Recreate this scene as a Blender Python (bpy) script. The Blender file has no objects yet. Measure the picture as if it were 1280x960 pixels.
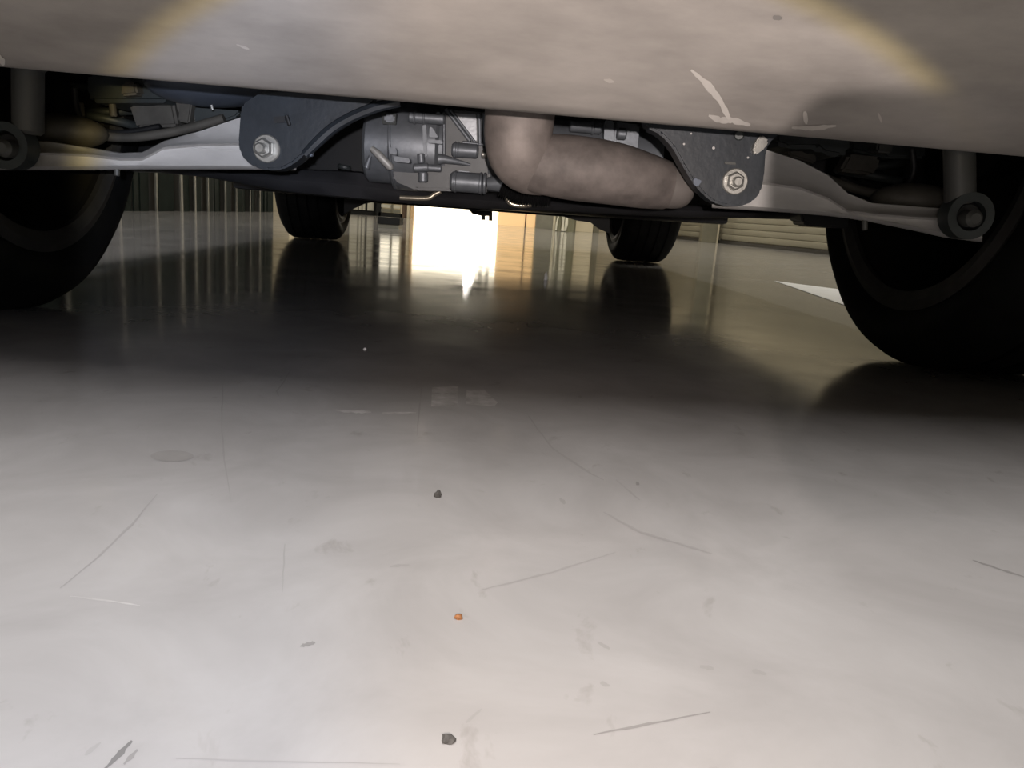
import bpy, bmesh, math, random
from mathutils import Vector, Matrix
from mathutils.bvhtree import BVHTree

random.seed(4)
C = bpy.context.scene.collection
sc = bpy.context.scene
R = math.radians

# ------------------------------------------------------------------ camera
F_PX = 970.0
CAM_Z = 0.19
PITCH, ROLL = 12.4, 4.2
CAM_M = Matrix.Translation((0, 0, CAM_Z)) @ (Matrix.Rotation(R(90 - PITCH), 4, 'X') @ Matrix.Rotation(R(ROLL), 4, 'Z'))
cd = bpy.data.cameras.new('camera')
cd.sensor_fit = 'HORIZONTAL'; cd.sensor_width = 36.0; cd.lens = 36.0 * F_PX / 1280.0
cd.clip_start = 0.01; cd.clip_end = 200
cam = bpy.data.objects.new('camera', cd); C.objects.link(cam); cam.matrix_world = CAM_M
sc.camera = cam

# ------------------------------------------------------------------ colour management, world
sc.view_settings.view_transform = 'Standard'; sc.view_settings.look = 'None'
sc.view_settings.gamma = 1.0; sc.view_settings.use_curve_mapping = False
sc.view_settings.exposure = 0.0
w = bpy.data.worlds.new('world'); sc.world = w; w.use_nodes = True
w.node_tree.nodes['Background'].inputs[0].default_value = (0.8, 0.85, 1.0, 1)
w.node_tree.nodes['Background'].inputs[1].default_value = 0.02

# ------------------------------------------------------------------ lights
TORCH_W = 33.0
def area(name, loc, size, watts, col=(1, 1, 1)):
    l = bpy.data.lights.new(name, 'AREA'); l.shape = 'RECTANGLE'; l.size, l.size_y = size
    l.energy = watts; l.color = col
    o = bpy.data.objects.new(name, l); C.objects.link(o); o.location = loc
    return o
area('ceiling_light', (-0.8, -1.1, 4.3), (2.6, 3.4), 365, (1.0, 0.975, 0.965))
area('ceiling_light', (-3.2, 2.6, 4.3), (0.5, 2.4), 18, (0.86, 0.95, 1.0))
area('ceiling_light', (3.2, 4.4, 4.3), (0.5, 2.4), 95, (1.0, 0.97, 0.88))
area('ceiling_light', (0.6, 8.8, 4.3), (3.0, 0.5), 150, (1.0, 0.93, 0.78))

def torch():
    l = bpy.data.lights.new('torch_light', 'SPOT')
    l.energy = TORCH_W; l.spot_size = R(80); l.spot_blend = 0.0; l.shadow_soft_size = 0.004
    l.use_nodes = True
    nt = l.node_tree; N = nt.nodes; L = nt.links
    em = N['Emission']
    tc = N.new('ShaderNodeTexCoord')
    nrm = N.new('ShaderNodeVectorMath'); nrm.operation = 'NORMALIZE'; L.new(tc.outputs['Normal'], nrm.inputs[0])
    sep = N.new('ShaderNodeSeparateXYZ'); L.new(nrm.outputs[0], sep.inputs[0])
    def m(op, a, b=None):
        n = N.new('ShaderNodeMath'); n.operation = op
        for i, v in enumerate((a, b)):
            if v is None: continue
            if isinstance(v, (int, float)): n.inputs[i].default_value = v
            else: L.new(v, n.inputs[i])
        return n.outputs[0]
    def ramp(v, a, b, ta=0.0, tb=1.0):
        n = N.new('ShaderNodeMapRange'); n.interpolation_type = 'SMOOTHSTEP'
        L.new(v, n.inputs[0]); n.inputs[1].default_value = a; n.inputs[2].default_value = b
        n.inputs[3].default_value = ta; n.inputs[4].default_value = tb
        return n.outputs[0]
    az = m('ABSOLUTE', sep.outputs[2])
    u = m('DIVIDE', sep.outputs[0], az); v = m('DIVIDE', sep.outputs[1], az)
    # oval beam: (u, v) are the tangents of the angle to the right of and above the lamp's axis
    eu = m('DIVIDE', m('SUBTRACT', m('ADD', u, m('MULTIPLY', m('MAXIMUM', m('SUBTRACT', v, 0.19), 0.0), 0.26)), 0.02), 0.54); ev = m('DIVIDE', m('MAXIMUM', m('SUBTRACT', v, 0.19), 0.0), 0.31)
    r = m('SQRT', m('ADD', m('MULTIPLY', eu, eu), m('MULTIPLY', ev, ev)))
    beam = m('MAXIMUM', ramp(r, 0.97, 1.05, 1.0, 0.03), ramp(v, -0.06, 0.16, 1.0, 0.0))               # rim of the torch lens
    warm = m('MULTIPLY', ramp(r, 0.925, 1.0), ramp(v, 0.16, 0.26))   # colour fringe of the lens rim
    # thumb resting over the right edge of the lens: rounded cut in the beam
    qx = m('MAXIMUM', m('SUBTRACT', m('ABSOLUTE', m('SUBTRACT', u, 0.858)), 0.50), 0.0)
    qy = m('MAXIMUM', m('SUBTRACT', m('ABSOLUTE', m('SUBTRACT', v, 0.10)), 0.16), 0.0)
    dist = m('SQRT', m('ADD', m('MULTIPLY', qx, qx), m('MULTIPLY', qy, qy)))
    thumb = ramp(dist, 0.068, 0.095, 0.06, 1.0)
    low = m('MULTIPLY', ramp(v, -0.20, 0.30, 0.36, 1.0), ramp(v, 0.30, 0.50, 1.0, 0.7))                # the beam weakens towards its lower rim
    side = m('MAXIMUM', ramp(u, 0.05, 0.60, 1.0, 0.30), ramp(v, 0.0, 0.2))   # lower right of the beam is weaker
    st = m('MULTIPLY', m('MULTIPLY', m('MULTIPLY', beam, thumb), low), side)
    L.new(st, em.inputs['Strength'])
    cool = N.new('ShaderNodeMix'); cool.data_type = 'RGBA'
    L.new(ramp(u, -0.30, -0.10), cool.inputs[0])
    cool.inputs[6].default_value = (0.90, 0.95, 1.10, 1); cool.inputs[7].default_value = (1.08, 0.96, 0.90, 1)
    cm = N.new('ShaderNodeMix'); cm.data_type = 'RGBA'
    L.new(warm, cm.inputs[0]); L.new(cool.outputs[2], cm.inputs[6]); cm.inputs[7].default_value = (1.0, 0.80, 0.36, 1)
    L.new(cm.outputs[2], em.inputs['Color'])
    o = bpy.data.objects.new('torch_light', l); C.objects.link(o)
    o.matrix_world = CAM_M
    o.location = (0.02, -0.10, 0.205)
    return o
torch()

# ------------------------------------------------------------------ helpers
RC = CAM_M.to_3x3()
ORG = Vector((0, 0, CAM_Z))
def ray(x, y):
    return (RC @ Vector(((x - 640) / F_PX, (480 - y) / F_PX, -1))).normalized()
def at(x, y, D):                     # world point seen at (x, y), standing at depth D
    d = ray(x, y); return ORG + d * (D / d.y)
def ground(x, y, z=0.0):
    d = ray(x, y); return ORG + d * ((z - CAM_Z) / d.z)
def px(D): return D / F_PX           # metres per pixel at depth D

CAR_M = Matrix.Translation((-0.05, 1.18, 0)) @ Matrix.Rotation(R(3.5), 4, 'Z')
CAR_I = CAR_M.inverted()

def obj(name, bm, mat, parent=None, smooth=40, local=False):
    """link a bmesh as one object; geometry is given in world space unless local"""
    bmesh.ops.recalc_face_normals(bm, faces=bm.faces[:])
    if parent is not None and not local:
        root = parent
        while root.parent is not None: root = root.parent
        bm.transform(root.matrix_basis.inverted())
    for f in bm.faces: f.smooth = smooth > 0
    me = bpy.data.meshes.new(name); bm.to_mesh(me); bm.free()
    if smooth > 0: me.set_sharp_from_angle(angle=R(smooth))
    me.materials.append(mat)
    o = bpy.data.objects.new(name, me); C.objects.link(o)
    if parent is not None: o.parent = parent
    return o

def thing(name, label, cat, loc=(0, 0, 0), rz=0, group=None):
    o = bpy.data.objects.new(name, None); C.objects.link(o)
    o.empty_display_size = 0.1
    o.matrix_basis = Matrix.Translation(loc) @ Matrix.Rotation(rz, 4, 'Z')
    o['label'] = label; o['category'] = cat
    if group: o['group'] = group
    return o
def tag(o, label, cat, group=None):
    o['label'] = label; o['category'] = cat
    if group: o['group'] = group
    return o
def struct(o): o['kind'] = 'structure'; return o
def lab(o, s): o['label'] = s; return o

def box_into(bm, c, s, rot=None, bev=0.0):
    r = bmesh.ops.create_cube(bm, size=1.0)
    M = Matrix.Translation(c) @ (rot.to_4x4() if rot else Matrix.Identity(4)) @ Matrix.Diagonal((*s, 1))
    bmesh.ops.transform(bm, matrix=M, verts=r['verts'])
    if bev:
        es = list({e for v in r['verts'] for e in v.link_edges})
        bmesh.ops.bevel(bm, geom=es, offset=bev, segments=2, affect='EDGES', profile=0.6)
def box(c, s, rot=None, bev=0.0):
    bm = bmesh.new(); box_into(bm, c, s, rot, bev); return bm

def smooth_path(pts, n):
    """Catmull-Rom through (Vector, radius) pairs"""
    P = [(Vector(p), r) for p, r in pts]
    P = [P[0]] + P + [P[-1]]
    out = []
    for i in range(1, len(P) - 2):
        for k in range(n):
            t = k / n
            def cr(a, b, c, d):
                return 0.5 * ((2 * b) + (c - a) * t + (2 * a - 5 * b + 4 * c - d) * t * t + (3 * b - a - 3 * c + d) * t ** 3)
            out.append((cr(P[i-1][0], P[i][0], P[i+1][0], P[i+2][0]), cr(P[i-1][1], P[i][1], P[i+1][1], P[i+2][1])))
    out.append(P[-2]); return out

def tube_into(bm, pts, seg=16, cap=True, squash=1.0):
    n = len(pts); rings = []
    up = None
    for i, (p, r) in enumerate(pts):
        p = Vector(p)
        a = Vector(pts[max(i-1, 0)][0]); b = Vector(pts[min(i+1, n-1)][0])
        t = (b - a).normalized() if (b - a).length > 1e-9 else Vector((0, 0, 1))
        if up is None:
            up = Vector((0, 1, 0)) if abs(t.y) < 0.9 else Vector((0, 0, 1))
        up = (up - t * up.dot(t)).normalized()
        s = t.cross(up)
        rings.append([bm.verts.new(p + r * (math.cos(2*math.pi*k/seg) * up * squash + math.sin(2*math.pi*k/seg) * s)) for k in range(seg)])
    for a, b in zip(rings, rings[1:]):
        for k in range(seg):
            bm.faces.new((a[k], a[(k+1) % seg], b[(k+1) % seg], b[k]))
    if cap:
        bm.faces.new(rings[0][::-1]); bm.faces.new(rings[-1])
def tube(pts, seg=16, cap=True, squash=1.0):
    bm = bmesh.new(); tube_into(bm, pts, seg, cap, squash); return bm
def rod_into(bm, a, b, r, seg=16, bev=0.12):
    a, b = Vector(a), Vector(b); d = (b - a); e = min(bev * r * 2, d.length * 0.3); u = d.normalized() * e
    tube_into(bm, [(a, r - e), (a + u, r), (b - u, r), (b, r - e)], seg)
def rod(a, b, r, seg=16, bev=0.12):
    bm = bmesh.new(); rod_into(bm, a, b, r, seg, bev); return bm

def plate(pts, D, thick, bev=0.003, lean=0.0):
    """outline of pixels standing at depth D, extruded away from the viewer"""
    bm = bmesh.new()
    vs = [bm.verts.new(at(x, y, D)) for x, y in pts]
    f = bm.faces.new(vs)
    r = bmesh.ops.extrude_face_region(bm, geom=[f])
    nv = [g for g in r['geom'] if isinstance(g, bmesh.types.BMVert)]
    bmesh.ops.translate(bm, vec=(0, thick, 0), verts=nv)
    if bev:
        bmesh.ops.bevel(bm, geom=bm.edges[:], offset=bev, segments=2, affect='EDGES', clamp_overlap=True)
    return bm

def loft(secs, closed=True):
    """secs: lists of points (same length)"""
    bm = bmesh.new()
    rings = [[bm.verts.new(p) for p in s] for s in secs]
    n = len(rings[0])
    for a, b in zip(rings, rings[1:]):
        for k in range(n if closed else n - 1):
            bm.faces.new((a[k], a[(k+1) % n], b[(k+1) % n], b[k]))
    if closed:
        bm.faces.new(rings[0][::-1]); bm.faces.new(rings[-1])
    return bm

def lathe(prof, seg=64, close=True):
    """profile of (x, r) around the x axis"""
    bm = bmesh.new()
    rings = [[bm.verts.new((x, r*math.cos(2*math.pi*k/seg), r*math.sin(2*math.pi*k/seg))) for k in range(seg)] for x, r in prof]
    pairs = list(zip(rings, rings[1:])) + ([(rings[-1], rings[0])] if close else [])
    for a, b in pairs:
        for k in range(seg):
            bm.faces.new((a[k], a[(k+1) % seg], b[(k+1) % seg], b[k]))
    return bm

# ------------------------------------------------------------------ materials
def mat(name, col, rough=0.5, metal=0.0, var=0.12, scale=(8, 8, 8), bump=0.0, spec=0.5, col2=None, bscale=None, emit=None, coat=0.0):
    m = bpy.data.materials.new(name); m.use_nodes = True
    nt = m.node_tree; N = nt.nodes; L = nt.links; b = N['Principled BSDF']
    b.inputs['Roughness'].default_value = rough; b.inputs['Metallic'].default_value = metal
    b.inputs['Specular IOR Level'].default_value = spec
    b.inputs['Coat Weight'].default_value = coat
    tc = N.new('ShaderNodeTexCoord'); mp = N.new('ShaderNodeMapping'); mp.inputs['Scale'].default_value = scale
    L.new(tc.outputs['Object'], mp.inputs[0])
    ns = N.new('ShaderNodeTexNoise'); ns.inputs['Scale'].default_value = 1.0; ns.inputs['Detail'].default_value = 6; ns.inputs['Roughness'].default_value = 0.62
    L.new(mp.outputs[0], ns.inputs['Vector'])
    cr = N.new('ShaderNodeValToRGB')
    c2 = col2 or tuple(min(1, c * (1 + var)) for c in col)
    c1 = col if col2 else tuple(c * (1 - var) for c in col)
    cr.color_ramp.elements[0].position = 0.32; cr.color_ramp.elements[1].position = 0.68
    cr.color_ramp.elements[0].color = (*c1, 1); cr.color_ramp.elements[1].color = (*c2, 1)
    L.new(ns.outputs[0], cr.inputs[0]); L.new(cr.outputs[0], b.inputs['Base Color'])
    if bump:
        nb = N.new('ShaderNodeTexNoise'); nb.inputs['Detail'].default_value = 4
        if bscale:
            nb.inputs['Scale'].default_value = bscale; L.new(tc.outputs['Object'], nb.inputs['Vector'])
        else: L.new(mp.outputs[0], nb.inputs['Vector'])
        bp = N.new('ShaderNodeBump'); bp.inputs['Strength'].default_value = bump; bp.inputs['Distance'].default_value = 0.002
        L.new(nb.outputs[0], bp.inputs['Height']); L.new(bp.outputs[0], b.inputs['Normal'])
    if emit:
        b.inputs['Emission Color'].default_value = (*emit[0], 1); b.inputs['Emission Strength'].default_value = emit[1]
    return m

def floor_mat():
    m = bpy.data.materials.new('polished_concrete'); m.use_nodes = True
    nt = m.node_tree; N = nt.nodes; L = nt.links; b = N['Principled BSDF']
    tc = N.new('ShaderNodeTexCoord')
    def noise(scale, detail, stretch=(1, 1, 1), dist=0.0):
        mp = N.new('ShaderNodeMapping'); mp.inputs['Scale'].default_value = stretch; L.new(tc.outputs['Object'], mp.inputs[0])
        n = N.new('ShaderNodeTexNoise'); n.inputs['Scale'].default_value = scale; n.inputs['Detail'].default_value = detail
        n.inputs['Roughness'].default_value = 0.6; n.inputs['Distortion'].default_value = dist
        L.new(mp.outputs[0], n.inputs['Vector']); return n.outputs[0]
    cr = N.new('ShaderNodeValToRGB'); e = cr.color_ramp.elements
    e[0].position = 0.30; e[0].color = (0.255, 0.243, 0.234, 1); e[1].position = 0.72; e[1].color = (0.325, 0.312, 0.303, 1)
    L.new(noise(9, 7, (1, 1, 1), 0.6), cr.inputs[0])
    fine = N.new('ShaderNodeValToRGB'); e = fine.color_ramp.elements
    e[0].position = 0.27; e[0].color = (0.72, 0.70, 0.68, 1); e[1].position = 0.36; e[1].color = (1, 1, 1, 1)
    L.new(noise(38, 5, (1, 0.6, 1), 0.4), fine.inputs[0])
    mx = N.new('ShaderNodeMix'); mx.data_type = 'RGBA'; mx.blend_type = 'MULTIPLY'; mx.inputs[0].default_value = 0.6
    L.new(cr.outputs[0], mx.inputs[6]); L.new(fine.outputs[0], mx.inputs[7]); L.new(mx.outputs[2], b.inputs['Base Color'])
    rr = N.new('ShaderNodeMapRange'); rr.inputs[3].default_value = 0.06; rr.inputs[4].default_value = 0.16
    rr.inputs[1].default_value = 0.3; rr.inputs[2].default_value = 0.7
    L.new(noise(6, 5), rr.inputs[0]); L.new(rr.outputs[0], b.inputs['Roughness'])
    bp = N.new('ShaderNodeBump'); bp.inputs['Strength'].default_value = 0.05; bp.inputs['Distance'].default_value = 0.002
    L.new(noise(14, 3), bp.inputs['Height']); L.new(bp.outputs[0], b.inputs['Normal'])
    b.inputs['IOR'].default_value = 1.5
    return m

M_FLOOR = floor_mat()
M_BUMPER = mat('dusty_grey_plastic', (0.345, 0.315, 0.29), 0.55, 0, 0.26, (5, 11, 11), 0.06)
M_SCUFF = mat('pale_scuff', (0.60, 0.56, 0.52), 0.7)
M_BRACKET = mat('dark_coated_steel', (0.021, 0.026, 0.033), 0.42, 0.0, 0.25, (30, 30, 30), 0.12)
M_ARM = mat('dull_aluminium', (0.50, 0.485, 0.47), 0.65, 0.0, 0.13, (14, 30, 30), 0.08)
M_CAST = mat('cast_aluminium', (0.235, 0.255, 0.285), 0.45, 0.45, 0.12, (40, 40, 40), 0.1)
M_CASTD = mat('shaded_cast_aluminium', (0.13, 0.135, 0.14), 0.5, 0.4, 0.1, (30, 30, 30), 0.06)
M_BOLT = mat('zinc_bolt', (0.45, 0.44, 0.41), 0.38, 0.7, 0.2, (60, 60, 60), 0.1)
M_PIPE = mat('dusty_steel_pipe', (0.25, 0.215, 0.198), 0.62, 0.15, 0.28, (22, 22, 22), 0.12)
M_COLLAR = mat('grey_steel_collar', (0.23, 0.205, 0.19), 0.5, 0.3, 0.1, (20, 20, 20))
M_RUBBER = mat('tyre_rubber', (0.008, 0.008, 0.008), 0.7, 0, 0.3, (20, 20, 20), 0.1, spec=0.15)
M_RIM = mat('dark_rim', (0.014, 0.0135, 0.013), 0.7, 0.0, 0.15, spec=0.15)
M_LIP = mat('rim_lip_grey', (0.05, 0.048, 0.045), 0.6, 0.0, 0.2, (20, 20, 20), spec=0.3)
M_BLACK = mat('black_plastic', (0.012, 0.012, 0.013), 0.5, 0, 0.25, (14, 14, 14), 0.1)
M_UNDER = mat('underbody_black', (0.042, 0.042, 0.046), 0.38, 0, 0.25, (10, 10, 10), 0.1)
M_DARKST = mat('grey_green_steel', (0.045, 0.052, 0.052), 0.5, 0.1, 0.25, (18, 18, 18), 0.1)
M_SPRING = mat('mud_grey_steel', (0.10, 0.092, 0.078), 0.65, 0.1, 0.3, (18, 18, 18), 0.15)
M_SHOCK = mat('grey_shock_body', (0.09, 0.09, 0.084), 0.5, 0.2, 0.15)
M_TANK = mat('blue_grey_tank', (0.13, 0.15, 0.19), 0.35, 0.2, 0.15)
M_BODY = mat('silver_grey_paint', (0.3, 0.3, 0.3), 0.3, 0.4, 0.03, coat=0.6)
M_WALL = mat('cream_wall', (0.46, 0.41, 0.30), 0.6, 0, 0.06, (1, 1, 1))
M_SIDING = mat('cream_siding', (0.30, 0.275, 0.205), 0.6, 0, 0.05, (1, 1, 1))
M_OLIVE = mat('olive_grey_column', (0.20, 0.185, 0.13), 0.55, 0, 0.1)
M_BASE = mat('dark_base_trim', (0.03, 0.027, 0.022), 0.6)
M_CEIL = mat('ceiling_paint', (0.5, 0.5, 0.48), 0.8, 0, 0.05, (1, 1, 1))
M_STRIP = mat('dark_green_plastic', (0.010, 0.014, 0.012), 0.6, 0, 0.3, (6, 6, 6), spec=0.02)
M_STRIPL = mat('grey_plastic_strip', (0.13, 0.125, 0.105), 0.5, 0, 0.4, (6, 6, 6), spec=0.25)
M_TAN = mat('tan_panel', (0.80, 0.55, 0.30), 0.5, 0, 0.04, (1, 1, 1))
M_WHITEP = mat('lit_glass', (0.9, 0.88, 0.8), 0.4, 0, 0.02, (1, 1, 1), emit=((1.0, 0.88, 0.66), 2.6))
M_LITP = mat('lit_tan_glass', (0.85, 0.62, 0.36), 0.4, 0, 0.02, (1, 1, 1), emit=((1.0, 0.62, 0.27), 0.62))
M_PANE = mat('lit_window_glass', (0.9, 0.88, 0.8), 0.4, 0, 0.02, (1, 1, 1), emit=((1.0, 0.90, 0.70), 1.1))
M_STREAK = mat('streak_glow', (0.9, 0.9, 0.9), 0.3, 0, 0.02, (1, 1, 1), emit=((1.0, 0.95, 0.88), 220.0))  # glow of the disc added for the floor streak
M_BROWN = mat('brown_frame', (0.20, 0.13, 0.08), 0.5)
M_CREAM = mat('cream_board', (0.80, 0.70, 0.50), 0.5, 0, 0.05, (2, 2, 2))
M_GREYW = mat('grey_panel', (0.25, 0.24, 0.19), 0.5, 0, 0.2, (3, 3, 3))
M_FILM = mat('glossy_film', (0.30, 0.29, 0.20), 0.12, 0.3, 0.15, (3, 3, 3), 0.5, bscale=9)
M_GLINT = mat('painted_film_glint', (0.85, 0.82, 0.68), 0.25, 0, 0.1)  # glints on the film, their brightness put into the colour
M_LOCK = mat('pale_locker', (0.70, 0.67, 0.56), 0.4, 0.0, 0.08)
M_DARK = mat('charcoal_paint', (0.02, 0.02, 0.019), 0.6, spec=0.2)
M_WHITE = mat('light_patch_and_bit_white', (0.86, 0.87, 0.90), 0.4, 0, 0.05, (20, 20, 20))  # white of the painted patch of light, also used for the white bit
M_SCR = mat('dark_scratch', (0.20, 0.19, 0.182), 0.15, 0, .02)
M_SCRD = mat('rubber_mark', (0.145, 0.139, 0.134), 0.15)
M_STAIN = mat('faint_stain', (0.25, 0.237, 0.226), 0.14, 0, 0.08, (30, 30, 30))
M_PALEMARK = mat('pale_floor_mark', (0.36, 0.345, 0.33), 0.12, 0, 0.2, (60, 60, 60))
M_CRUMB = mat('rust_brown_crumb', (0.22, 0.09, 0.03), 0.8, 0, 0.4, (200, 200, 200))
M_GRIT = mat('dark_grit', (0.06, 0.055, 0.05), 0.8, 0, 0.4, (200, 200, 200))
M_METAL = mat('bare_metal', (0.75, 0.68, 0.55), 0.3, 0.8, 0.1)

# ================================================================== SETTING
fl = struct(obj('floor', box((0, 3, -0.05), (24, 26, 0.1)), M_FLOOR, smooth=0))
struct(obj('ceiling', box((0, 3, 4.55), (24, 26, 0.1)), M_CEIL, smooth=0))
BACK = 12.6
struct(obj('wall_back', box((0, BACK + 0.1, 2.25), (24, 0.2, 4.5)), M_WALL, smooth=0))
struct(obj('wall_rear', box((0, -8, 2.25), (24, 0.2, 4.5)), M_WALL, smooth=0))
struct(obj('wall_left', box((-8, 3, 2.25), (0.2, 26, 4.5)), M_WALL, smooth=0))
# right wall: runs obliquely to the viewer, clad with wide horizontal boards
wa, wb = ground(1040, 319), ground(842, 298)
wd = (wb - wa).normalized(); wn = Vector((wd.y, -wd.x, 0))
W0 = wa + wd * ((1.0 - wa.y) / wd.y); W1 = wa + wd * ((BACK - wa.y) / wd.y)
wmid = (W0 + W1) / 2; wl = (W1 - W0).length; wrot = Matrix.Rotation(math.atan2(wd.y, wd.x), 3, 'Z')
wr = struct(obj('wall_right', box(wmid + wn * 0.12 + Vector((0, 0, 2.25)), (wl, 0.2, 4.5), wrot), M_WALL, smooth=0))
for i in range(12):
    z = 0.05 + i * 0.075
    obj('siding_board', box(wmid + wn * 0.008 + Vector((0, 0, z + 0.035)), (wl, 0.028, 0.068), wrot @ Matrix.Rotation(R(-7), 3, 'X'), 0.003), M_SIDING, wr)
struct(obj('baseboard_right', box(wmid - wn * 0.005 + Vector((0, 0, 0.02)), (wl, 0.04, 0.04), wrot), M_BASE, smooth=0))

# ================================================================== CAR
car = thing('car', 'grey car seen from under its rear bumper, wheels on polished floor', 'car')
car.matrix_basis = CAR_M

# --- rear bumper (car space: x right, y forward from the rear axle)
prof = [(-.34, .345), (-.385, .303), (-.402, .294), (-.415, .2905), (-.428, .2912), (-.445, .296), (-.50, .320), (-.58, .358),
        (-.66, .402), (-.715, .455), (-.745, .53), (-.75, .62), (-.735, .72), (-.70, .80), (-.66, .82)]
secs = []
for i in range(49):
    x = -0.90 + 1.80 * i / 48
    secs.append([(x, y + 0.16 * abs(x / 0.9) ** 5, z - 0.0055 - 0.006 * x + 0.02 * abs(x / 0.9) ** 6) for y, z in prof])
bb = loft(secs, closed=False)
bmesh.ops.recalc_face_normals(bb, faces=bb.faces[:])
bumper = obj('rear_bumper', bb, M_BUMPER, car, 60, local=True)
lab(bumper, 'dusty warm grey plastic bumper underside with pale scuffs')
md = bumper.modifiers.new('thick', 'SOLIDIFY'); md.thickness = 0.004; md.offset = 0
tmp = bmesh.new(); tmp.from_mesh(bumper.data); tmp.transform(CAR_M)
BV = BVHTree.FromBMesh(tmp); tmp.free()
def scuff(pts, wpx, m, name='scuff'):
    bm = bmesh.new(); prev = None
    n = 6 * (len(pts) - 1)
    fine = []
    for (a, b) in zip(pts, pts[1:]):
        for k in range(6): fine.append((a[0] + (b[0]-a[0])*k/6, a[1] + (b[1]-a[1])*k/6))
    fine.append(pts[-1])
    for i, (x, y) in enumerate(fine):
        t = i / (len(fine) - 1)
        hw = wpx * 0.5 * (math.sin(math.pi * (0.08 + 0.84 * t)) ** 0.7) * random.uniform(0.7, 1.25)
        j0 = fine[max(i-1, 0)]; j1 = fine[min(i+1, len(fine)-1)]
        dx, dy = j1[0]-j0[0], j1[1]-j0[1]; l = math.hypot(dx, dy) or 1
        nx, ny = -dy/l, dx/l
        row = []
        for s in (-1, 1):
            d = ray(x + s*nx*hw, y + s*ny*hw)
            h, no, _, _ = BV.ray_cast(ORG, d)
            if h is None: continue
            row.append(bm.verts.new(h + no * (0.0026 if no.dot(d) < 0 else -0.0026)))
        if len(row) < 2: continue
        if prev: bm.faces.new((prev[0], prev[1], row[1], row[0]))
        prev = row
    o = obj(name, bm, m, bumper)
    return o
scuff([(864, 84), (884, 102), (900, 122), (912, 146)], 9, M_SCUFF)
scuff([(886, 141), (900, 147), (916, 147), (938, 153)], 8, M_SCUFF)
scuff([(1006, 136), (1008, 152)], 6, M_BUMPER and mat('faint_scuff', (0.52, 0.48, 0.44), 0.7))
scuff([(990, 156), (1015, 157), (1045, 154)], 6, bpy.data.materials['faint_scuff'])
scuff([(1098, 138), (1102, 150)], 3, bpy.data.materials['faint_scuff'])
scuff([(755, 96), (768, 99)], 5, bpy.data.materials['faint_scuff'])
scuff([(296, 52), (312, 58)], 3, bpy.data.materials['faint_scuff'])
scuff([(0, 66), (5, 78)], 7, M_SCUFF)
scuff([(966, 18), (978, 19)], 7, mat('grey_spot', (0.24, 0.225, 0.21), 0.6), 'stain_spot')

# --- body (kept simple, out of frame: it shades the floor)
prof_side = [(-.55, .50), (-.55, .78), (-.62, .95), (-.50, 1.15), (-.25, 1.50), (.4, 1.62), (1.5, 1.62), (2.35, 1.12), (3.2, .95), (3.45, .75), (3.48, .30), (3.2, .24)]
def arch(cy, r, n=9):   # front to back
    return [(cy + r * math.cos(math.pi * k / (n-1)), .24 + max(0.0, (0.14 + r * math.sin(math.pi * k / (n-1)) - .0)) if 0 < k < n-1 else .24) for k in range(n)]
low = arch(2.67, .43) + arch(0, .43)
poly = prof_side + low
for s in (-1, 1):
    bm = bmesh.new()
    vs = [bm.verts.new((s * (0.955 - 0.22 * max(0, z - 0.9)), y, z)) for y, z in poly]
    f = bm.faces.new(vs)
    r = bmesh.ops.extrude_face_region(bm, geom=[f])
    bmesh.ops.translate(bm, vec=(-s * 0.03, 0, 0), verts=[g for g in r['geom'] if isinstance(g, bmesh.types.BMVert)])
    obj('body_side', bm, M_BODY, car, 30, local=True)
top = [(-.62, .80)] + [p for p in prof_side if p[1] > .9] + [(3.45, .75), (3.48, .30)]
secs = []
for i in range(13):
    x = -1 + 2 * i / 12
    secs.append([(x * (0.94 - 0.22 * max(0, z - .9)), y, z + 0.03 * (1 - x * x) if z > 1 else z) for y, z in top])
obj('body_shell', loft(secs, closed=False), M_BODY, car, 30, local=True)
obj('floor_pan', box((0, 1.4, .52), (1.84, 4.0, .03)), M_BLACK, car, local=True, smooth=0)

# --- battery tray / front underbody
obj('underbody_tray', box((0, 1.85, .245), (1.30, 1.9, .09), bev=.012), M_UNDER, car, local=True)
obj('front_undertray', box((0, 3.05, .215), (1.26, .75, .05), bev=.01), M_UNDER, car, local=True)
for s in (-1, 1):
    obj('sill', box((s * .80, 1.33, .30), (.30, 1.75, .10), bev=.02), M_UNDER, car, local=True)
    # wheel-well liners
    for cy in (0, 2.67):
        bm = bmesh.new(); prev = None
        for k in range(17):
            a = R(-16 + 186 * k / 16)
            row = [bm.verts.new((s * xx, cy + .425 * math.cos(a), .36 + .425 * math.sin(a))) for xx in (.56, .92)]
            if prev: bm.faces.new((prev[0], prev[1], row[1], row[0]))
            prev = row
        lo = obj('wheel_liner', bm, M_BLACK, car, 60, local=True)
        lo.modifiers.new('thick', 'SOLIDIFY').thickness = .004
obj('rear_firewall', box((0, .78, .38), (1.5, .02, .28)), M_BLACK, car, local=True, smooth=0)
obj('front_lip', box((0, 3.44, .225), (1.5, .06, .05), bev=.01), M_BLACK, car, local=True)

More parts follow.
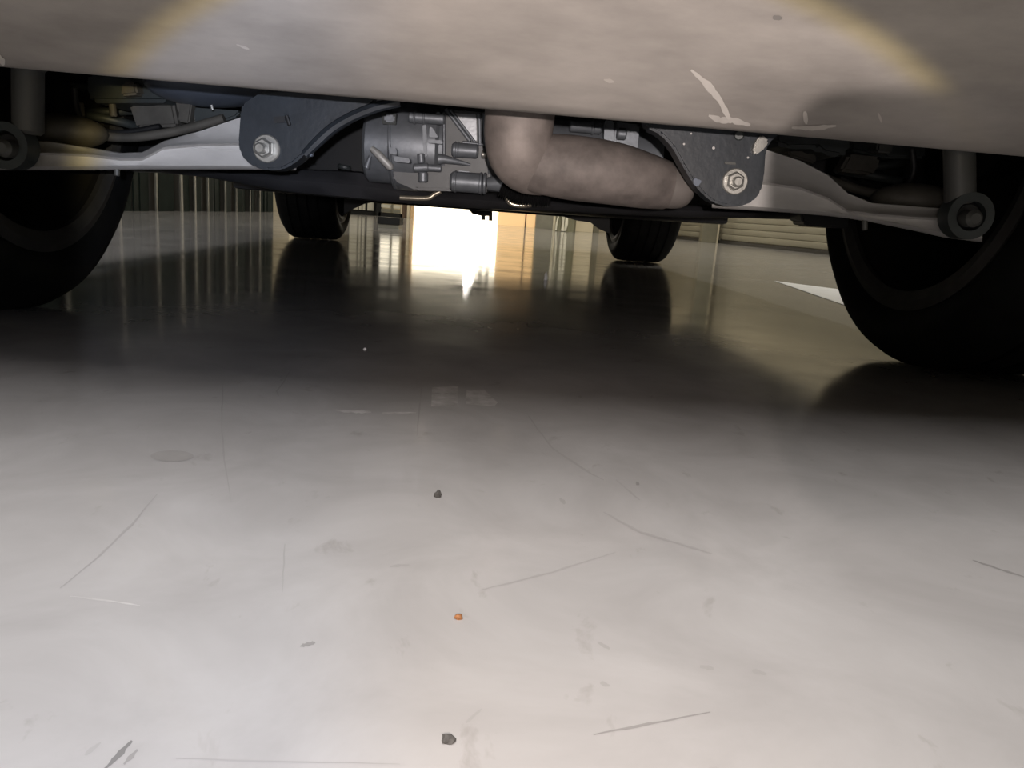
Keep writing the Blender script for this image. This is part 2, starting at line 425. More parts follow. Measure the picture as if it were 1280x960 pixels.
# --- wheels
def wheel(x, y, first=[None]):
    if first[0] is None:
        hw, r0, rr = .125, .36, .258
        p = [(-hw*.86, rr), (-hw, rr + .02), (-hw*1.06, rr + .05), (-hw*1.02, r0 - .035), (-hw*.90, r0 - .012), (-hw*.78, r0 - .003)]
        for c in (-.066, -.022, .022, .066):
            g = .005
            p += [(c - g, r0 - .0005), (c - g*.8, r0 - .008), (c + g*.8, r0 - .008), (c + g, r0 - .0005)]
        p += [(hw*.78, r0 - .003), (hw*.90, r0 - .012), (hw*1.02, r0 - .035), (hw*1.06, rr + .05), (hw, rr + .02), (hw*.86, rr), (0, rr - .004)]
        t = obj('tyre', lathe(p, 96), M_RUBBER, car, 35, local=True)
        rp = [(-hw*.84, rr + .012), (-hw*.88, rr + .004), (-hw*.84, rr - .016), (-hw*.6, rr - .03), (hw*.5, rr - .03), (hw*.86, rr - .012), (hw*.88, rr + .004), (hw*.84, rr + .012), (hw*.4, rr - .02), (-hw*.4, rr - .02)]
        rim = obj('rim', lathe(rp, 96), M_RIM, t, 35, local=True)
        obj('rim_lip', lathe([(-hw*1.0, rr + .016), (-hw*1.03, rr + .002), (-hw*.98, rr - .014), (-hw*.9, rr - .012), (-hw*.9, rr + .012)], 96), M_LIP, t, 35, local=True)
        disc = obj('brake_disc', lathe([(-.005, .06), (-.005, .165), (.015, .165), (.015, .06)], 48), M_RIM, t, 35, local=True)
        sp = []
        for k in range(5):
            a = 2 * math.pi * k / 5
            rot = Matrix.Rotation(a, 3, 'X')
            sp.append(obj('spoke', box(rot @ Vector((.085, 0, .125)), (.03, .06, .22), rot, .006), M_RIM, t, local=True))
        obj('light_stop', lathe([(.095, .03), (.10, .2455), (.104, .2455), (.10, .03)], 64), M_RIM, t, 35, local=True)  # closed disc added to keep outside light from coming through the spokes
        hub = obj('hub', rod((-.06, 0, 0), (.10, 0, 0), .07, 24), M_RIM, t, local=True)
        first[0] = t; o = t
    else:
        o = first[0].copy(); C.objects.link(o)
        for ch in list(first[0].children):
            c = ch.copy(); C.objects.link(c); c.parent = o
    o.parent = car
    o.location = (x, y, .36)
    o.rotation_euler = (random.uniform(0, 6), 0, 0)
    if x < 0: o.rotation_euler.z = math.pi
    return o
for x, y in ((.765, 0), (-.765, 0), (.785, 2.67), (-.785, 2.67)): wheel(x, y)

# --- lower control arms (lofted pressings)
DA = 0.97
def arm(name, st, flip):
    secs = []
    for x, yt, yr, yb in st:
        pr = [at(x, yt, DA + .045), at(x, yt + 1, DA + .02), at(x, (yt+yr)/2 + 2, DA + .016), at(x, yr - 1.5, DA + .004), at(x, yr + 1, DA + .000),
              at(x, yr + 4, DA + .010), at(x, (yr+yb)/2 + 2, DA + .008), at(x, yb - 5, DA + .004), at(x, yb - 1, DA + .012), at(x, yb, DA + .03), at(x, yb, DA + .10)]
        b = pr[0].copy(); b.y = DA + .10; pr.append(b)
        secs.append(pr)
    # finer stations
    out = []
    for a, b in zip(secs, secs[1:]):
        for k in range(4): out.append([p.lerp(q, k/4) for p, q in zip(a, b)])
    out.append(secs[-1])
    return obj(name, loft(out), M_ARM, car, 50)
armL = arm('control_arm', [(-6, 176, 190, 213), (30, 176, 190, 213), (60, 176, 190, 213), (110, 184, 192, 213), (150, 191, 197, 212.5), (178, 190, 197, 212),
                    (205, 176, 183, 212), (250, 163, 179, 212), (300, 146, 178, 212), (370, 148, 182, 213)], False)
armR = arm('control_arm', [(890, 178, 224, 260), (957, 186, 227, 264), (1000, 200, 233, 267), (1035, 218, 246, 270), (1060, 241, 262, 273), (1090, 253, 266, 278),
                    (1140, 257, 270, 288), (1180, 260, 272, 297), (1228, 264, 276, 303)], True)
lab(armL, 'pale aluminium arm, left of the two'); lab(armR, 'pale aluminium arm, right of the two')
def stub(x, y0, y1, par):
    obj('stud', rod(at(x, y0, DA + .015), at(x, y1, DA + .015), 3.4 * px(DA), 12), M_SHOCK, par)
stub(146, 208, 220, armL); stub(1081, 274, 288, armR)
def scars(par, pts, r):
    bm = tube([(at(x, y, DA + .010), r * px(DA)) for x, y in pts], 8); obj('fold_ridge', bm, M_ARM, par)
scars(armL, [(205, 184), (225, 183), (262, 187), (298, 188)], 1.2)
scars(armR, [(957, 228), (990, 231), (1012, 237), (1035, 248)], 1.2)

# --- inner brackets with bolts
def bolt(x, y, D, rw, par):
    c = at(x, y, D); u = px(D)
    wsh = obj('washer', rod(c, c + Vector((0, -.004, 0)), rw * u, 32, .08), M_BOLT, par)
    bm = rod(c + Vector((-.0015, -.003, 0)), c + Vector((-.0015, -.014, 0)), rw * .72 * u, 6, .10)
    obj('nut', bm, M_BOLT, par)
    obj('bolt_end', rod(c + Vector((-.0015, -.013, -.001)), c + Vector((-.0015, -.024, -.001)), rw * .40 * u, 16, .15), M_BOLT, par)
DB = 0.935
br = obj('bracket', plate([(330, 112), (302, 130), (300, 138), (297, 178), (299, 190), (306, 201), (318, 209), (334, 213), (352, 212), (366, 205), (378, 195), (386, 186), (414, 162), (440, 146), (462, 136), (480, 112)], DB, .035, .003), M_BRACKET, car)
bolt(334, 186, DB, 16.5, br)
obj('bracket_flange', tube(smooth_path([(at(381, 193, DB - .004), .005), (at(398, 176, DB - .004), .006), (at(416, 160, DB - .004), .006), (at(440, 146, DB - .004), .006), (at(470, 134, DB - .004), .006), (at(500, 128, DB - .004), .005)], 4), 8), M_BRACKET, br)
obj('rib', rod(at(358, 144, DB - .001), at(362, 157, DB - .001), .0022, 8), M_BLACK, br)
obj('slot', plate([(342, 146), (356, 145), (356, 153), (343, 154)], DB - .002, .004, 0), M_BLACK, br)
obj('weld_tab', plate([(384, 182), (391, 181), (390, 196), (384, 195)], DB - .005, .008, .001), M_TANK, br)
DB2 = 0.965
br2 = obj('bracket', plate([(800, 130), (810, 160), (826, 168), (841, 184), (853, 206), (866, 228), (880, 244), (892, 253), (908, 258), (926, 258), (942, 252), (952, 239), (956, 220), (958, 190), (962, 178), (985, 160), (985, 130)], DB2 - .02, .035, .003), M_BRACKET, car)
bolt(918, 227, DB2 - .02, 15.5, br2)
obj('weld_bead', plate([(906, 202), (920, 203), (920, 206), (906, 205)], DB2 - .023, .005, .0005), M_SHOCK, br2)
obj('cable_clip', plate([(945, 176), (953, 168), (962, 176), (957, 185), (945, 194), (941, 190)], DB2 - .03, .012, .002), M_BOLT, br2)
obj('rivet', rod(at(924, 169, DB2 - .02), at(924, 169, DB2 - .026), 6 * px(DB2), 16), M_DARKST, br2)
for q in ((864, 167), (892, 185), (855, 180), (935, 197)):
    obj('paint_chip', rod(at(*q, DB2 - .0195), at(*q, DB2 - .0212), random.uniform(1.0, 2.0) * px(DB2), 8), M_ARM, br2)
obj('weld_tab', plate([(868, 222), (878, 226), (872, 234), (866, 229)], DB2 - .025, .008, .001), M_TANK, br2)

# --- outer bushings, shock absorbers
for xs, ys, xb, yb_, s in ((35, 84, 10, 186, -1), (1198, 178, 1213, 273, 1)):
    u = px(DA)
    top_p, bot_p = at(xs, ys - 60, DA - .02), at(xs + (0 if s < 0 else 2), yb_ - 18, DA - .02)
    sh = obj('shock_absorber', rod(top_p, bot_p, 17 * u, 24), M_SHOCK, car)
    obj('shock_sleeve', rod(bot_p + (top_p - bot_p) * .55, top_p, 20 * u, 24), M_SHOCK, sh)
    c = at(xb - (6 if s > 0 else -4), yb_ - 3, DA - .025)
    bm = bmesh.new(); rings = []
    lt = lathe([(-.012, 17*u), (-.012, 27*u), (.012, 27*u), (.012, 17*u)], 40)
    lt.transform(Matrix.Translation(c) @ Matrix.Rotation(R(90), 4, 'Z'))
    bu = obj('bushing', lt, M_DARKST, car)
    obj('rubber_core', rod(c + Vector((0, .012, 0)), c + Vector((0, -.006, 0)), 17.5*u, 24), M_BLACK, bu)
    d = at(xb, yb_, DA - .04)
    obj('bolt_head', rod(d + Vector((0, .012, 0)), d + Vector((0, -.012, 0)), 10*u, 20, .2), M_SHOCK, bu)
    # knuckle lump behind
    k0 = at(xb - s * 70, yb_ - 22, DA + .07)
    kn = bmesh.new(); bmesh.ops.create_icosphere(kn, subdivisions=3, radius=1.0)
    kn.transform(Matrix.Translation(k0) @ Matrix.Diagonal((.055, .04, .022, 1)))
    obj('knuckle', kn, M_SPRING, car)
    # trailing link rod from knuckle inwards
    if s < 0:
        pts = [(60, 166), (110, 168), (160, 172), (220, 164), (280, 148)]
    else:
        pts = [(1180, 252), (1130, 246), (1085, 240), (1040, 226), (960, 196)]
    obj('toe_link', tube(smooth_path([(at(x, y, DA + .10), 6 * u) for x, y in pts], 5), 12), M_SPRING, car)

# --- pieces between arm and body, left side
DL = 1.12
def part_plate(name, pts, D, t, m, bev=.003, par=None): return obj(name, plate(pts, D, t, bev), m, par or car)
part_plate('spring_seat', [(107, 90), (214, 90), (215, 118), (208, 128), (112, 128), (107, 118)], DL, .10, M_DARKST, .006)
ss = part_plate('seat_bolt', [(152, 102), (168, 102), (172, 118), (150, 120)], DL - .02, .03, M_SPRING, .003)
part_plate('stay', [(160, 130), (216, 127), (222, 158), (170, 160)], DL + .03, .05, M_SPRING, .004)
part_plate('stay', [(215, 112), (226, 112), (246, 152), (236, 154), (222, 140)], DL + .02, .02, M_SPRING, .002)
part_plate('hanger', [(224, 128), (240, 128), (236, 154), (222, 152)], DL - .01, .015, M_SPRING, .002)
part_plate('hanger', [(240, 134), (300, 138), (296, 146), (262, 158), (244, 156)], DL + .0, .03, M_DARKST, .003)
tk = bmesh.new(); bmesh.ops.create_uvsphere(tk, u_segments=32, v_segments=20, radius=1.0)
tk.transform(Matrix.Translation(at(264, 106, DL)) @ Matrix.Rotation(R(-3), 4, 'Y') @ Matrix.Diagonal((.088, .07, .029, 1)))
obj('air_tank', tk, M_TANK, car)
obj('tank_seam', rod(at(264, 131, DL - .05), at(266, 138, DL - .05), .002, 8), M_BOLT, car)
obj('brake_hose', tube(smooth_path([(at(93, 110, DL - .03), .004), (at(97, 140, DL - .03), .004), (at(112, 158, DL - .03), .004), (at(150, 166, DL - .03), .004), (at(200, 158, DL - .03), .004)], 5), 10), M_BLACK, car)
for xx in (100, 140):
    obj('hose_clip', rod(at(xx, 128, DL + .02), at(xx + 2, 146, DL + .02), .005, 10), M_SPRING, car)
# coil springs under the seats
def spring(cx, y0, y1, D):
    bm_p = []
    for k in range(60):
        t = k / 59; a = t * 2 * math.pi * 3.2
        p = at(cx, y0 + (y1 - y0) * t, D); bm_p.append((p + Vector((.05 * math.cos(a), .05 * math.sin(a), 0)), .0065))
    return obj('coil_spring', tube(bm_p, 10), M_DARKST, car)
spring(140, 60, 165, DL + .14); spring(1090, 130, 240, DL + .14)

# right side
part_plate('spring_seat', [(966, 150), (1064, 160), (1064, 190), (1052, 197), (1030, 193), (1022, 186), (985, 186), (970, 180)], DL, .09, M_DARKST, .006)
part_plate('stay', [(985, 186), (1022, 190), (1020, 205), (986, 195)], DL + .04, .05, M_SPRING, .003)
part_plate('stay', [(1062, 192), (1102, 196), (1098, 212), (1090, 219), (1050, 214)], DL + .02, .03, M_SPRING, .004)
part_plate('hanger', [(1098, 172), (1118, 174), (1116, 192), (1096, 190)], DL - .02, .03, M_SHOCK, .003)
part_plate('hanger', [(1064, 160), (1158, 170), (1158, 198), (1110, 198), (1064, 188)], DL + .06, .03, M_DARKST, .004)
obj('brake_hose', tube(smooth_path([(at(1140, 186, DL - .03), .004), (at(1142, 215, DL - .03), .004), (at(1128, 234, DL - .03), .004), (at(1095, 240, DL - .03), .004), (at(1050, 222, DL - .03), .004)], 5), 10), M_BLACK, car)
part_plate('jack_pad', [(1000, 262), (1062, 268), (1062, 286), (1012, 283), (1003, 279)], 1.30, .06, M_BLACK, .004)

# --- rear cross member (dark band under everything)
st = [(120, 208, 214), (200, 206, 216), (260, 206, 222), (350, 210, 239), (450, 214, 250), (530, 236, 256), (600, 240, 261), (680, 246, 264), (760, 252, 268), (860, 256, 272), (940, 258, 273), (1010, 262, 275), (1045, 266, 276)]
DC = 1.38
secs = []
for x, yt, yb in st:
    secs.append([at(x, yt, DC + .02), at(x, yt + 2, DC), at(x, (yt+yb)/2, DC - .012), at(x, yb - 2, DC), at(x, yb, DC + .02), at(x, yb - .5, DC + .14), at(x, yt, DC + .14)])
out = []
for a, b in zip(secs, secs[1:]):
    for k in range(4): out.append([p.lerp(q, k/4) for p, q in zip(a, b)])
out.append(secs[-1])
cm_ = obj('cross_member', loft(out), M_UNDER, car, 50)
obj('drain_boss', rod(at(430, 212, DC - .01), at(431, 206, DC - .01), .012, 16), M_DARKST, cm_)
for pts in ([(500, 247), (522, 248), (536, 247.5), (543, 243), (551, 239)], [(630, 240), (634, 249), (640, 255), (652, 257), (664, 256)]):
    obj('metal_hook', tube(smooth_path([(at(x, y, DC - .03), 3.0 * px(DC)) for x, y in pts], 4), 10), M_METAL, cm_)

# --- motor housing
DM = 1.28; um = px(DM)
mh = obj('motor_housing', loft([[at(494, 182, DM + .06) + Vector((dx * um, r * math.cos(a), r * math.sin(a))) for a in [2*math.pi*k/48 for k in range(48)]]
     for dx, r in ((0, 50*um), (2, 54*um), (30, 54*um), (56, 52*um), (60, 48*um), (330, 46*um))]), M_CAST, car, 40)
def xr(name, x0, x1, y, rpx, D=DM, par=mh, m=M_CAST, seg=24, slope=.073):
    return obj(name, rod(at(x0, y, D), at(x1, y + (x1 - x0) * slope, D), rpx * px(D), seg), m, par)
obj('end_drum', rod(at(461, 180, DM + .05), at(496, 183, DM + .05), 46*um, 40, .04), M_CAST, mh)
obj('flange', rod(at(493.5, 183, DM + .055), at(497, 183, DM + .055), 53*um, 40, .02), M_CAST, mh)
part_plate('boss', [(480, 143), (493, 143.5), (493, 153), (480, 152)], DM - .018, .03, M_CAST, .0025, mh)
part_plate('boss_recess', [(477.5, 140), (495, 141), (495, 156), (477.5, 155)], DM - .013, .02, M_DARKST, .001, mh)
xr('cover_pin', 511, 556, 146, 6.5, DM - .03)
xr('pin_ring', 517, 520, 146.5, 8, DM - .03); xr('pin_ring', 529, 531.5, 147.5, 7.6, DM - .03)
part_plate('rib', [(543, 142), (549, 138), (552, 148), (544, 150)], DM - .035, .02, M_CAST, .002, mh)
part_plate('web', [(528, 156), (533, 156), (534, 196), (529, 196)], DM - .012, .03, M_CAST, .001, mh)
part_plate('gusset', [(536, 171), (548, 172), (541, 160), (537, 158)], DM - .012, .02, M_CAST, .0012, mh)
part_plate('ledge', [(535, 174), (553, 175.5), (553, 180), (535, 178.5)], DM - .022, .03, M_CAST, .001, mh)
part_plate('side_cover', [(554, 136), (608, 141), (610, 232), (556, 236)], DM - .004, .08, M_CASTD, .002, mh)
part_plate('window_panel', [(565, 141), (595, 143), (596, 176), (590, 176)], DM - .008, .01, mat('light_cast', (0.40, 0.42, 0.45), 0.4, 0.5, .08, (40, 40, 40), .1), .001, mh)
for a, b, r in (((557, 136), (588, 177), 2.4), ((563, 137), (594, 178), 1.6), ((555, 140), (555, 200), 2.0), ((599, 142), (600, 182), 2.6), ((605, 142), (606, 182), 1.8), ((578, 178), (608, 181), 2.0)):
    obj('rib', rod(at(*a, DM - .012), at(*b, DM - .012), r * um, 10), M_CAST, mh)
xr('oil_spigot', 565, 598, 187, 8.5, DM - .03); xr('spigot_ring', 568, 570.5, 187, 9.6, DM - .03); xr('spigot_ring', 572, 574, 187.3, 9.4, DM - .03)
xr('spigot_bolt', 602, 609, 193, 4.5, DM - .035, m=M_BOLT)
obj('web', tube([(at(548, 199, DM - .028), 6.5*um), (at(556, 199, DM - .028), 5*um), (at(588, 206, DM - .02), 1.5*um)], 12), M_CAST, mh)
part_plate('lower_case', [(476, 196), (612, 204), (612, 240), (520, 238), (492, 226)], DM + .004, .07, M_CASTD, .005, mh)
xr('drain_spigot', 563, 603, 226.5, 12, DM - .03); xr('spigot_ring', 568, 571, 227, 13.2, DM - .03); xr('spigot_ring', 599, 603, 229, 13, DM - .03); xr('spigot_ring', 604, 608, 229.4, 13, DM - .03)
obj('outlet_cone', tube([(at(609, 230, DM - .03), 7*um), (at(629, 228.5, DM - .03), 11.5*um), (at(630, 228.5, DM - .03), 10*um)], 20), M_CAST, mh)
part_plate('ledge', [(573, 213), (587, 214.5), (587, 219), (573, 217.5)], DM - .018, .03, M_CAST, .001, mh)
obj('sensor_plug', rod(at(526, 192, DM - .03), at(527, 204, DM - .03), 4.5*um, 14), M_CAST, mh)
obj('sensor_plug', rod(at(517, 210, DM - .03), at(536, 209, DM - .03), 5*um, 14), M_CAST, mh)
xr('line_fitting', 535, 552, 209.5, 4.2, DM - .03)
obj('line_fitting', rod(at(529, 215, DM - .03), at(529, 228, DM - .03), 6*um, 14), M_CAST, mh)
obj('mount_link', tube([(at(464, 185, DM - .05), 3.2*um), (at(473, 193, DM - .05), 4.6*um), (at(488, 209, DM - .05), 4.6*um), (at(489, 212, DM - .05), 2.5*um)], 14), mat('pale_link', (0.5, 0.5, 0.49), .5, .3), mh)
obj('mount_link', tube([(at(463, 195, DM - .04), 2*um), (at(458, 210, DM - .04), 4*um)], 10), M_CAST, mh)
part_plate('mount_foot', [(486, 184), (495, 185), (496, 194), (487, 192)], DM - .03, .02, M_CAST, .001, mh)
part_plate('mount_foot', [(491, 195), (512, 198), (512, 204), (493, 202)], DM - .03, .03, M_CAST, .001, mh)
# right end of the housing, above the pipe
xr('shaft_cover', 712, 752, 157, 7, DM - .02, slope=.09); xr('shaft_ring', 739, 743, 159.5, 8.2, DM - .02); xr('shaft_ring', 748, 753, 160, 6, DM - .02)
part_plate('end_flange', [(756, 150), (768, 151), (767, 182), (755, 180)], DM - .022, .05, M_CAST, .002, mh)
xr('end_boss', 771, 783, 167, 7, DM - .03)
part_plate('end_plate', [(769, 152), (800, 156), (797, 188), (768, 184)], DM - .01, .05, M_CAST, .003, mh)
part_plate('axle_boot', [(800, 152), (828, 158), (838, 186), (826, 196), (800, 190)], DM + .02, .06, M_BLACK, .006)

# --- exhaust pipe
DP = 1.02; up_ = px(DP)
neck = smooth_path([(at(650, 60, DP - .02), 41*up_), (at(650, 135, DP - .02), 41*up_), (at(648, 170, DP - .02), 40*up_), (at(652, 192, DP - .015), 39*up_), (at(664, 205, DP), 36*up_), (at(690, 208, DP + .01), 34*up_)], 8)
ex = obj('exhaust_pipe', tube(neck, 40), M_PIPE, car, 60)
lab(ex, 'dusty brown-grey steel elbow pipe')
body_p = smooth_path([(at(654, 204, DP - .004), 32*up_), (at(676, 205, DP - .010), 35*up_), (at(716, 210, DP - .010), 37.5*up_), (at(765, 217, DP - .004), 36.5*up_), (at(805, 226, DP + .01), 33*up_), (at(832, 232, DP + .025), 29*up_)], 8)
lab(obj('muffler_bend', tube(body_p, 40), mat('brown_dusty_steel', (0.195, 0.168, 0.155), .65, .15, .3, (26, 26, 26), .15), ex, 60), 'browner wide section of the pipe')
obj('pipe_collar', tube(smooth_path([(at(820, 229, DP + .02), 28*up_), (at(840, 233, DP + .022), 27*up_), (at(854, 236, DP + .024), 24*up_), (at(860, 237, DP + .026), 17*up_)], 5), 36), M_COLLAR, ex, 60)
hp = []
for k in range(41):
    t = k / 40; hp.append((at(626 + 62 * t, 236 + 12 * t - 4 * math.sin(math.pi * t) * -1, DP + .14), (9 + 2.0 * math.cos(k * math.pi)) * px(DP + .14)))
obj('ribbed_hose', tube(hp, 16), M_BLACK, car, 20)

# --- front suspension seen far ahead
def loft_px(name, st, D, t, m):
    secs = []
    for x, yt, yb in st: secs.append([at(x, yt, D), at(x, yb, D), at(x, yb, D + t), at(x, yt, D + t)])
    return obj(name, loft(secs), m, car, 30)
loft_px('front_lower_arm', [(690, 255, 268), (705, 258, 271), (722, 260, 276), (738, 262, 278), (748, 264, 286), (762, 266, 292)], 3.55, .12, M_BLACK)
loft_px('front_lower_arm', [(470, 240, 252), (455, 238, 255), (440, 236, 262), (430, 235, 268)], 3.55, .12, M_BLACK)
for pts in ([(586, 262), (602, 263), (602, 270), (590, 267)], [(602, 262), (615, 263), (615, 276), (611, 276), (611, 270), (606, 270), (606, 275), (602, 275)]):
    part_plate('front_air_guide', pts, 4.4, .05, M_SPRING, 0)

# ================================================================== SURROUNDINGS
def X(x, D, y=None):
    p = at(x, 262 + (x - 590) * .0735 + 14, D); return p.x
# dark slatted partition on the left
pt_ = thing('slatted_partition', 'dark green plastic slat partition with pale streaked slats left of the car', 'partition', (-2.95, 7.0, 0))
bm = box((-2.95, 6.7, 2.25), (.06, 5.0, .06)); obj('top_rail', bm, M_DARK, pt_)
for yy in (4.25, 9.15): obj('post', box((-3.02, yy, 1.14), (.06, .06, 2.28)), M_DARK, pt_)
obj('backing', box((-3.06, 6.7, 1.13), (.02, 5.0, 2.26)), M_DARK, pt_, smooth=0)
n = 34
pale = {4, 9, 13, 16, 18, 20, 23, 25, 28, 30}
for i in range(n):
    y = 4.4 + 4.7 * i / (n - 1)
    wdt = .135 if i not in pale else random.uniform(.02, .045)
    rot = Matrix.Rotation(R(random.uniform(-9, 9)), 3, 'Z') @ Matrix.Rotation(R(random.uniform(-1.0, 1.0)), 3, 'X')
    obj('slat', box((-2.93 + (.03 if i in pale else 0), y, 1.12), (.012, wdt, 2.24), rot), M_STRIPL if i in pale else M_STRIP, pt_, smooth=0)

def front_panel(name, x0, x1, D, z0, z1, m, par=None, t=.04):
    a, b = X(x0, D), X(x1, D)
    return obj(name, box(((a + b) / 2, D + t / 2, (z0 + z1) / 2), (abs(b - a), t, z1 - z0), bev=.002), m, par, smooth=0)
def base_of(x0, x1, D): return ((X(x0, D) + X(x1, D)) / 2, D, 0)

# cream post between partition and wheel
D = 10.2
tag(front_panel('cream_post', 338, 362, D, 0, 2.8, M_CREAM, t=.2), 'cream post at the far end of the dark slatted partition', 'post')
# pale lockers
D = 12.1
lk = thing('locker', 'pale grey locker row with dark plinth behind the left front wheel', 'locker', base_of(436, 471, D))
front_panel('plinth', 436, 471, D, 0, .05, M_DARK, lk, .4)
front_panel('locker_body', 436, 471, D + .02, .05, 1.9, M_DARK, lk, .38)
for a, b in ((437, 447), (448.5, 451.5), (453, 456), (459, 467)):
    front_panel('locker_door', a, b, D - .01, .07, 1.85, M_LOCK, lk, .03)
# glazed screen with mullion
D = 12.0
gs = thing('glazed_screen', 'bright glazed screen with dark bottom panel left of the lit doorway', 'window', base_of(473, 503, D))
front_panel('bottom_panel', 473, 503, D, 0, .06, M_DARK, gs, .08)
front_panel('frame_post', 470, 476, D, .0, 2.4, M_DARK, gs, .08)
front_panel('mullion', 488.5, 491, D - .01, .06, 2.4, M_OLIVE, gs, .08)
front_panel('glass_pane', 476, 488.5, D + .02, .26, 2.4, M_PANE, gs, .02)
front_panel('glass_pane', 491, 500, D + .02, .26, 2.4, M_PANE, gs, .02)
for k in range(3):
    front_panel('louvre', 476, 500, D + .01 - .0, .065 + k * .065, .115 + k * .065, (M_GREYW, M_LOCK, M_GREYW)[k], gs, .02)
front_panel('frame_post', 503, 508.5, D, 0, 2.4, M_BROWN, gs, .08)
front_panel('frame_post', 500.5, 502.5, D, 0, 2.4, M_CREAM, gs, .06)
# low dark kerb box in front of the screen
D = 6.3
lb = thing('low_box', 'low dark box with a grey foot standing on the floor before the glazed screen', 'box', base_of(472, 500, D))
front_panel('box_foot', 473, 499, D + .01, 0, .03, M_GREYW, lb, .18)
front_panel('box_body', 472, 500, D, .03, .085, M_DARK, lb, .2)
# lit doorway
D = 11.9
dr = thing('lit_doorway', 'overexposed glowing white doorway with tan side panels at the far wall', 'doorway', base_of(509, 670, D))
front_panel('door_post', 508.5, 512.5, D, 0, 2.5, M_CREAM, dr, .1)
front_panel('door_post', 512.8, 517, D - .03, 0, 2.5, M_TAN, dr, .1)
front_panel('lit_glass_panel', 517.5, 622, D + .02, .0, 2.5, M_WHITEP, dr, .05)
front_panel('tan_glass_panel', 622.4, 656, D + .02, .0, 2.5, M_LITP, dr, .05)
front_panel('tan_glass_panel', 657.4, 668.5, D, .0, 2.5, M_LITP, dr, .05)
front_panel('panel_joint', 655.8, 657.6, D - .005, 0, 2.5, M_BROWN, dr, .03)
lc = at(590, 268, D - .01); obj('streak_source', rod((lc.x, D + .018, .70), (lc.x, D - .01, .70), .06, 32), M_STREAK, dr)  # glowing disc added to throw a bright streak onto the floor
front_panel('header', 508.5, 668.5, D, 2.5, 2.65, M_BROWN, dr, .12)
# grey wall panel, wrapped column, cream board
D = 11.6
tag(front_panel('grey_panel', 669.5, 692, D, 0, 2.6, M_GREYW, t=.08), 'plain olive grey panel right of the glowing doorway', 'panel')
D = 10.4
xc = (X(692, D) + X(719, D)) / 2; rc = abs(X(719, D) - X(692, D)) / 2
prof_c = [(xc + (rc * (1 + .05 * math.sin(7 * a) + .03 * math.sin(17 * a + 1))) * math.cos(a), D + rc * (1 + .05 * math.sin(7 * a) + .03 * math.sin(17 * a + 1)) * math.sin(a)) for a in [2*math.pi*k/96 for k in range(96)]]
wc = thing('wrapped_column', 'round column wrapped in glossy film with painted vertical glints', 'column', (xc, D, 0))
obj('film_wrap', loft([[(x, y, z) for x, y in prof_c] for z in (0, .4, .9, 1.6, 3.2)]), M_FILM, wc, 60)
for xx, rr in ((696, .010), (702.5, .020), (706.5, .020)):  # glints of the film, painted as pale upright strips
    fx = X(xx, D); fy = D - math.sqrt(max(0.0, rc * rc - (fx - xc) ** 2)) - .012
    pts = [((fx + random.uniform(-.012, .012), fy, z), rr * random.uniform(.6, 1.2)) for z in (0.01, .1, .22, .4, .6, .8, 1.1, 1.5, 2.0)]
    obj('film_glint', tube(smooth_path(pts, 4), 10), M_GLINT, wc, 60)
D = 11.2
tag(front_panel('cream_board', 719.5, 741, D, 0, 2.2, M_CREAM, t=.05), 'bright cream board beside the wrapped column', 'board')
D = 11.5
tag(front_panel('olive_pillar', 741.5, 749, D, 0, 3.0, M_OLIVE, t=.2), 'narrow olive pillar just left of the right front tyre', 'pillar')
# column in front of the siding
pc = ground(884, 303)
col = thing('steel_column', 'square olive column with a light edge in front of the cream siding', 'column', (pc.x, pc.y, 0))
hw = 9 * px(pc.y)
obj('shaft', box((pc.x, pc.y, 2.2), (2*hw, .16, 4.4), bev=.004), M_OLIVE, col)
obj('corner_strip', box((pc.x + hw + .02, pc.y + .02, 1.2), (.04, .05, 2.4)), M_CREAM, col)
obj('conduit', rod((pc.x + hw + .09, pc.y + .05, 0), (pc.x + hw + .09, pc.y + .05, 2.4), .035, 12), M_OLIVE, col)

# ================================================================== FLOOR MARKS, PAINTED PATCH OF LIGHT
def patch(name, pts, m, z=.0002, par=fl):
    bm = bmesh.new(); bm.faces.new([bm.verts.new(ground(x, y, z)) for x, y in pts]); return obj(name, bm, m, par, smooth=0)
wm = patch('floor_light_patch', [(968, 351), (1045, 361), (1110, 368), (1140, 412), (1064, 384)], M_WHITE, .001)  # patch of light on the floor, painted in as a white wedge
wm.parent = None; tag(wm, 'white wedge painted as a marking on the floor left of the right rear tyre', 'light_patch')
def scratch(pts, wpx, m, z=.0001):
    bm = bmesh.new(); prev = None; fine = []
    for a, b in zip(pts, pts[1:]):
        for k in range(5): fine.append((a[0] + (b[0]-a[0])*k/5 + random.uniform(-.5, .5), a[1] + (b[1]-a[1])*k/5 + random.uniform(-.4, .4)))
    fine.append(pts[-1])
    for i, (x, y) in enumerate(fine):
        t = i / (len(fine) - 1); hw = .5 * wpx * math.sin(math.pi * (.08 + .84 * t)) ** .6 * random.uniform(.6, 1.3)
        j0 = fine[max(i-1, 0)]; j1 = fine[min(i+1, len(fine)-1)]; dx, dy = j1[0]-j0[0], j1[1]-j0[1]; l = math.hypot(dx, dy) or 1
        row = [bm.verts.new(ground(x - dy/l*hw*s, y + dx/l*hw*s, z)) for s in (-1, 1)]
        if prev: bm.faces.new((prev[0], prev[1], row[1], row[0]))
        prev = row
    return obj('scratch', bm, m, fl, smooth=0)
M_SCRF = mat('faint_scratch', (0.256, 0.244, 0.235), .12, 0, .02)
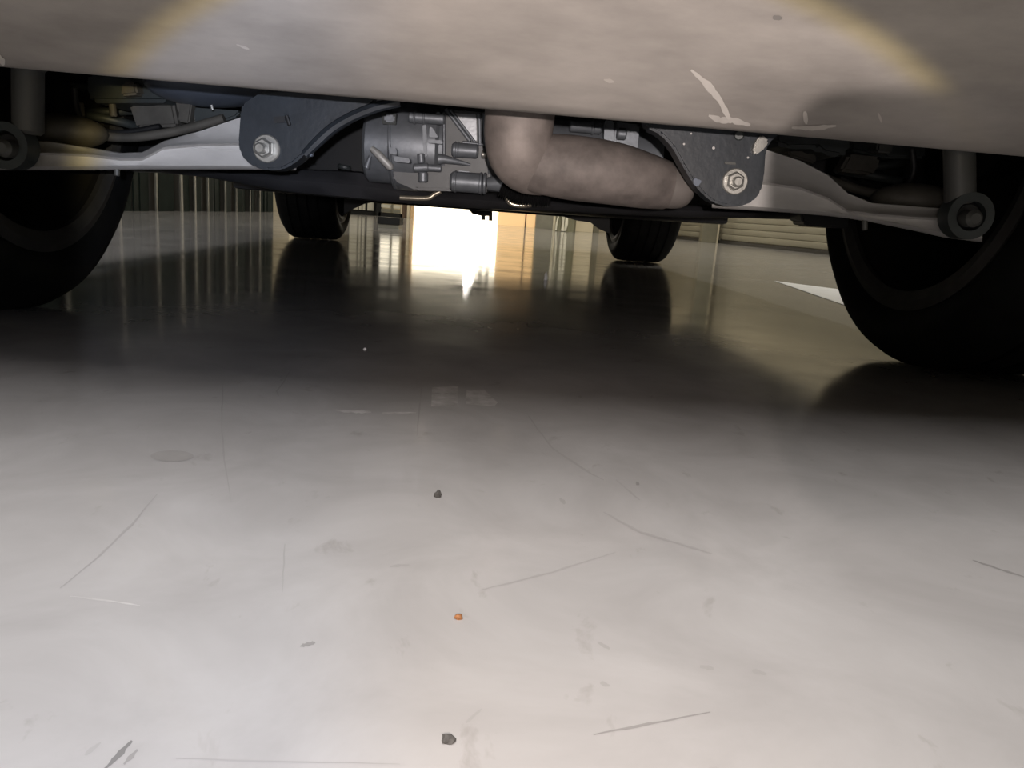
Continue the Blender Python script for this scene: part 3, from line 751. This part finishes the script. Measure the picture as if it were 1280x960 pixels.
for pts, wpx, m in (
    ([(279, 480), (277, 530), (280, 575), (289, 628)], 2.0, M_SCRF), ([(196, 618), (165, 655), (120, 698), (75, 735)], 2.2, M_SCRF),
    ([(348, 495), (346, 490), (364, 462)], 2, M_SCRF), ([(528, 480), (524, 510), (521, 545)], 2, M_SCRF),
    ([(660, 520), (690, 560), (735, 590), (755, 600)], 2, M_SCRF), ([(770, 600), (800, 625)], 2, M_SCRF),
    ([(755, 640), (800, 665), (850, 680), (890, 692)], 3, M_SCRF),
    ([(600, 738), (690, 715), (770, 690)], 2.2, M_SCRF), ([(742, 918), (810, 905), (888, 890)], 3, M_SCR), ([(1216, 700), (1245, 710), (1280, 721)], 2.5, M_SCR),
    ([(130, 962), (150, 942), (165, 926)], 6, M_SCRD), ([(155, 955), (172, 937)], 5, M_SCR), ([(106, 944), (126, 928)], 5, M_SCRF),
    ([(220, 948), (330, 951), (500, 955)], 2, M_SCRF), ([(88, 745), (130, 750), (175, 757)], 2, M_PALEMARK),
    ([(375, 808), (386, 805), (394, 803)], 5, M_SCR), ([(488, 708), (512, 706)], 3, M_SCRF), ([(748, 803), (762, 811)], 6, M_SCRF), ([(750, 853), (762, 857)], 5, M_SCRF),
    ([(795, 602), (799, 606)], 4, M_SCR), ([(700, 622), (706, 630)], 5, M_SCRF), ([(582, 903), (602, 886)], 4, M_SCRF), ([(356, 680), (353, 740)], 2, M_SCRF),
    ([(875, 833), (892, 836)], 7, M_SCRF), ([(940, 838), (958, 843)], 6, M_SCRF)):
    scratch(pts, wpx, m)
patch('stain', [(215 + 27 * math.cos(a), 570 + 7 * math.sin(a)) for a in [2*math.pi*k/24 for k in range(24)]], M_STAIN)
patch('pale_mark', [(540, 484), (572, 483), (572, 508), (539, 508)], M_PALEMARK)  # patches paler than the floor around them
patch('pale_mark', [(583, 487), (605, 487), (622, 503), (618, 508), (583, 505)], M_PALEMARK)
scratch([(420, 513), (445, 514.5), (464, 515)], 4, M_PALEMARK); scratch([(478, 516), (520, 516)], 3, M_PALEMARK)  # two pale streaks drawn with the scratch ribbon

def crumb(x, y, wpx, hpx, m, label, cat, name):
    p = ground(x, y); u = (p - ORG).length / F_PX
    bm = bmesh.new(); bmesh.ops.create_icosphere(bm, subdivisions=2, radius=1.0)
    for v in bm.verts: v.co *= random.uniform(.75, 1.15)
    for v in bm.verts:
        if v.co.z < -.3: v.co.z = -.3
    bm.transform(Matrix.Translation((p.x, p.y, .3 * hpx * u)) @ Matrix.Diagonal((wpx*u, wpx*u*.9, hpx*u, 1)))
    return tag(obj(name, bm, m, smooth=20), label, cat)
crumb(573, 773, 5.5, 4.5, M_CRUMB, 'tiny rust brown crumb on the pale floor in front', 'crumb', 'rust_crumb')
crumb(547, 621, 5.0, 7.0, M_GRIT, 'dark grit speck on the floor below the pale marks', 'grit', 'grit_speck')
crumb(560, 926, 9.0, 5.0, M_GRIT, 'dark grit lump nearest the bottom edge of the floor', 'grit', 'grit_lump')
crumb(456, 437, 2.0, 2.0, M_ARM, 'tiny pale fleck on the dark floor under the car', 'fleck', 'pale_fleck')
crumb(682, 350, 2.6, 8.0, M_WHITE, 'tiny whitish upright bit on the dark floor left of the right front tyre', 'bit', 'white_bit')
sc.cycles.use_denoising = True
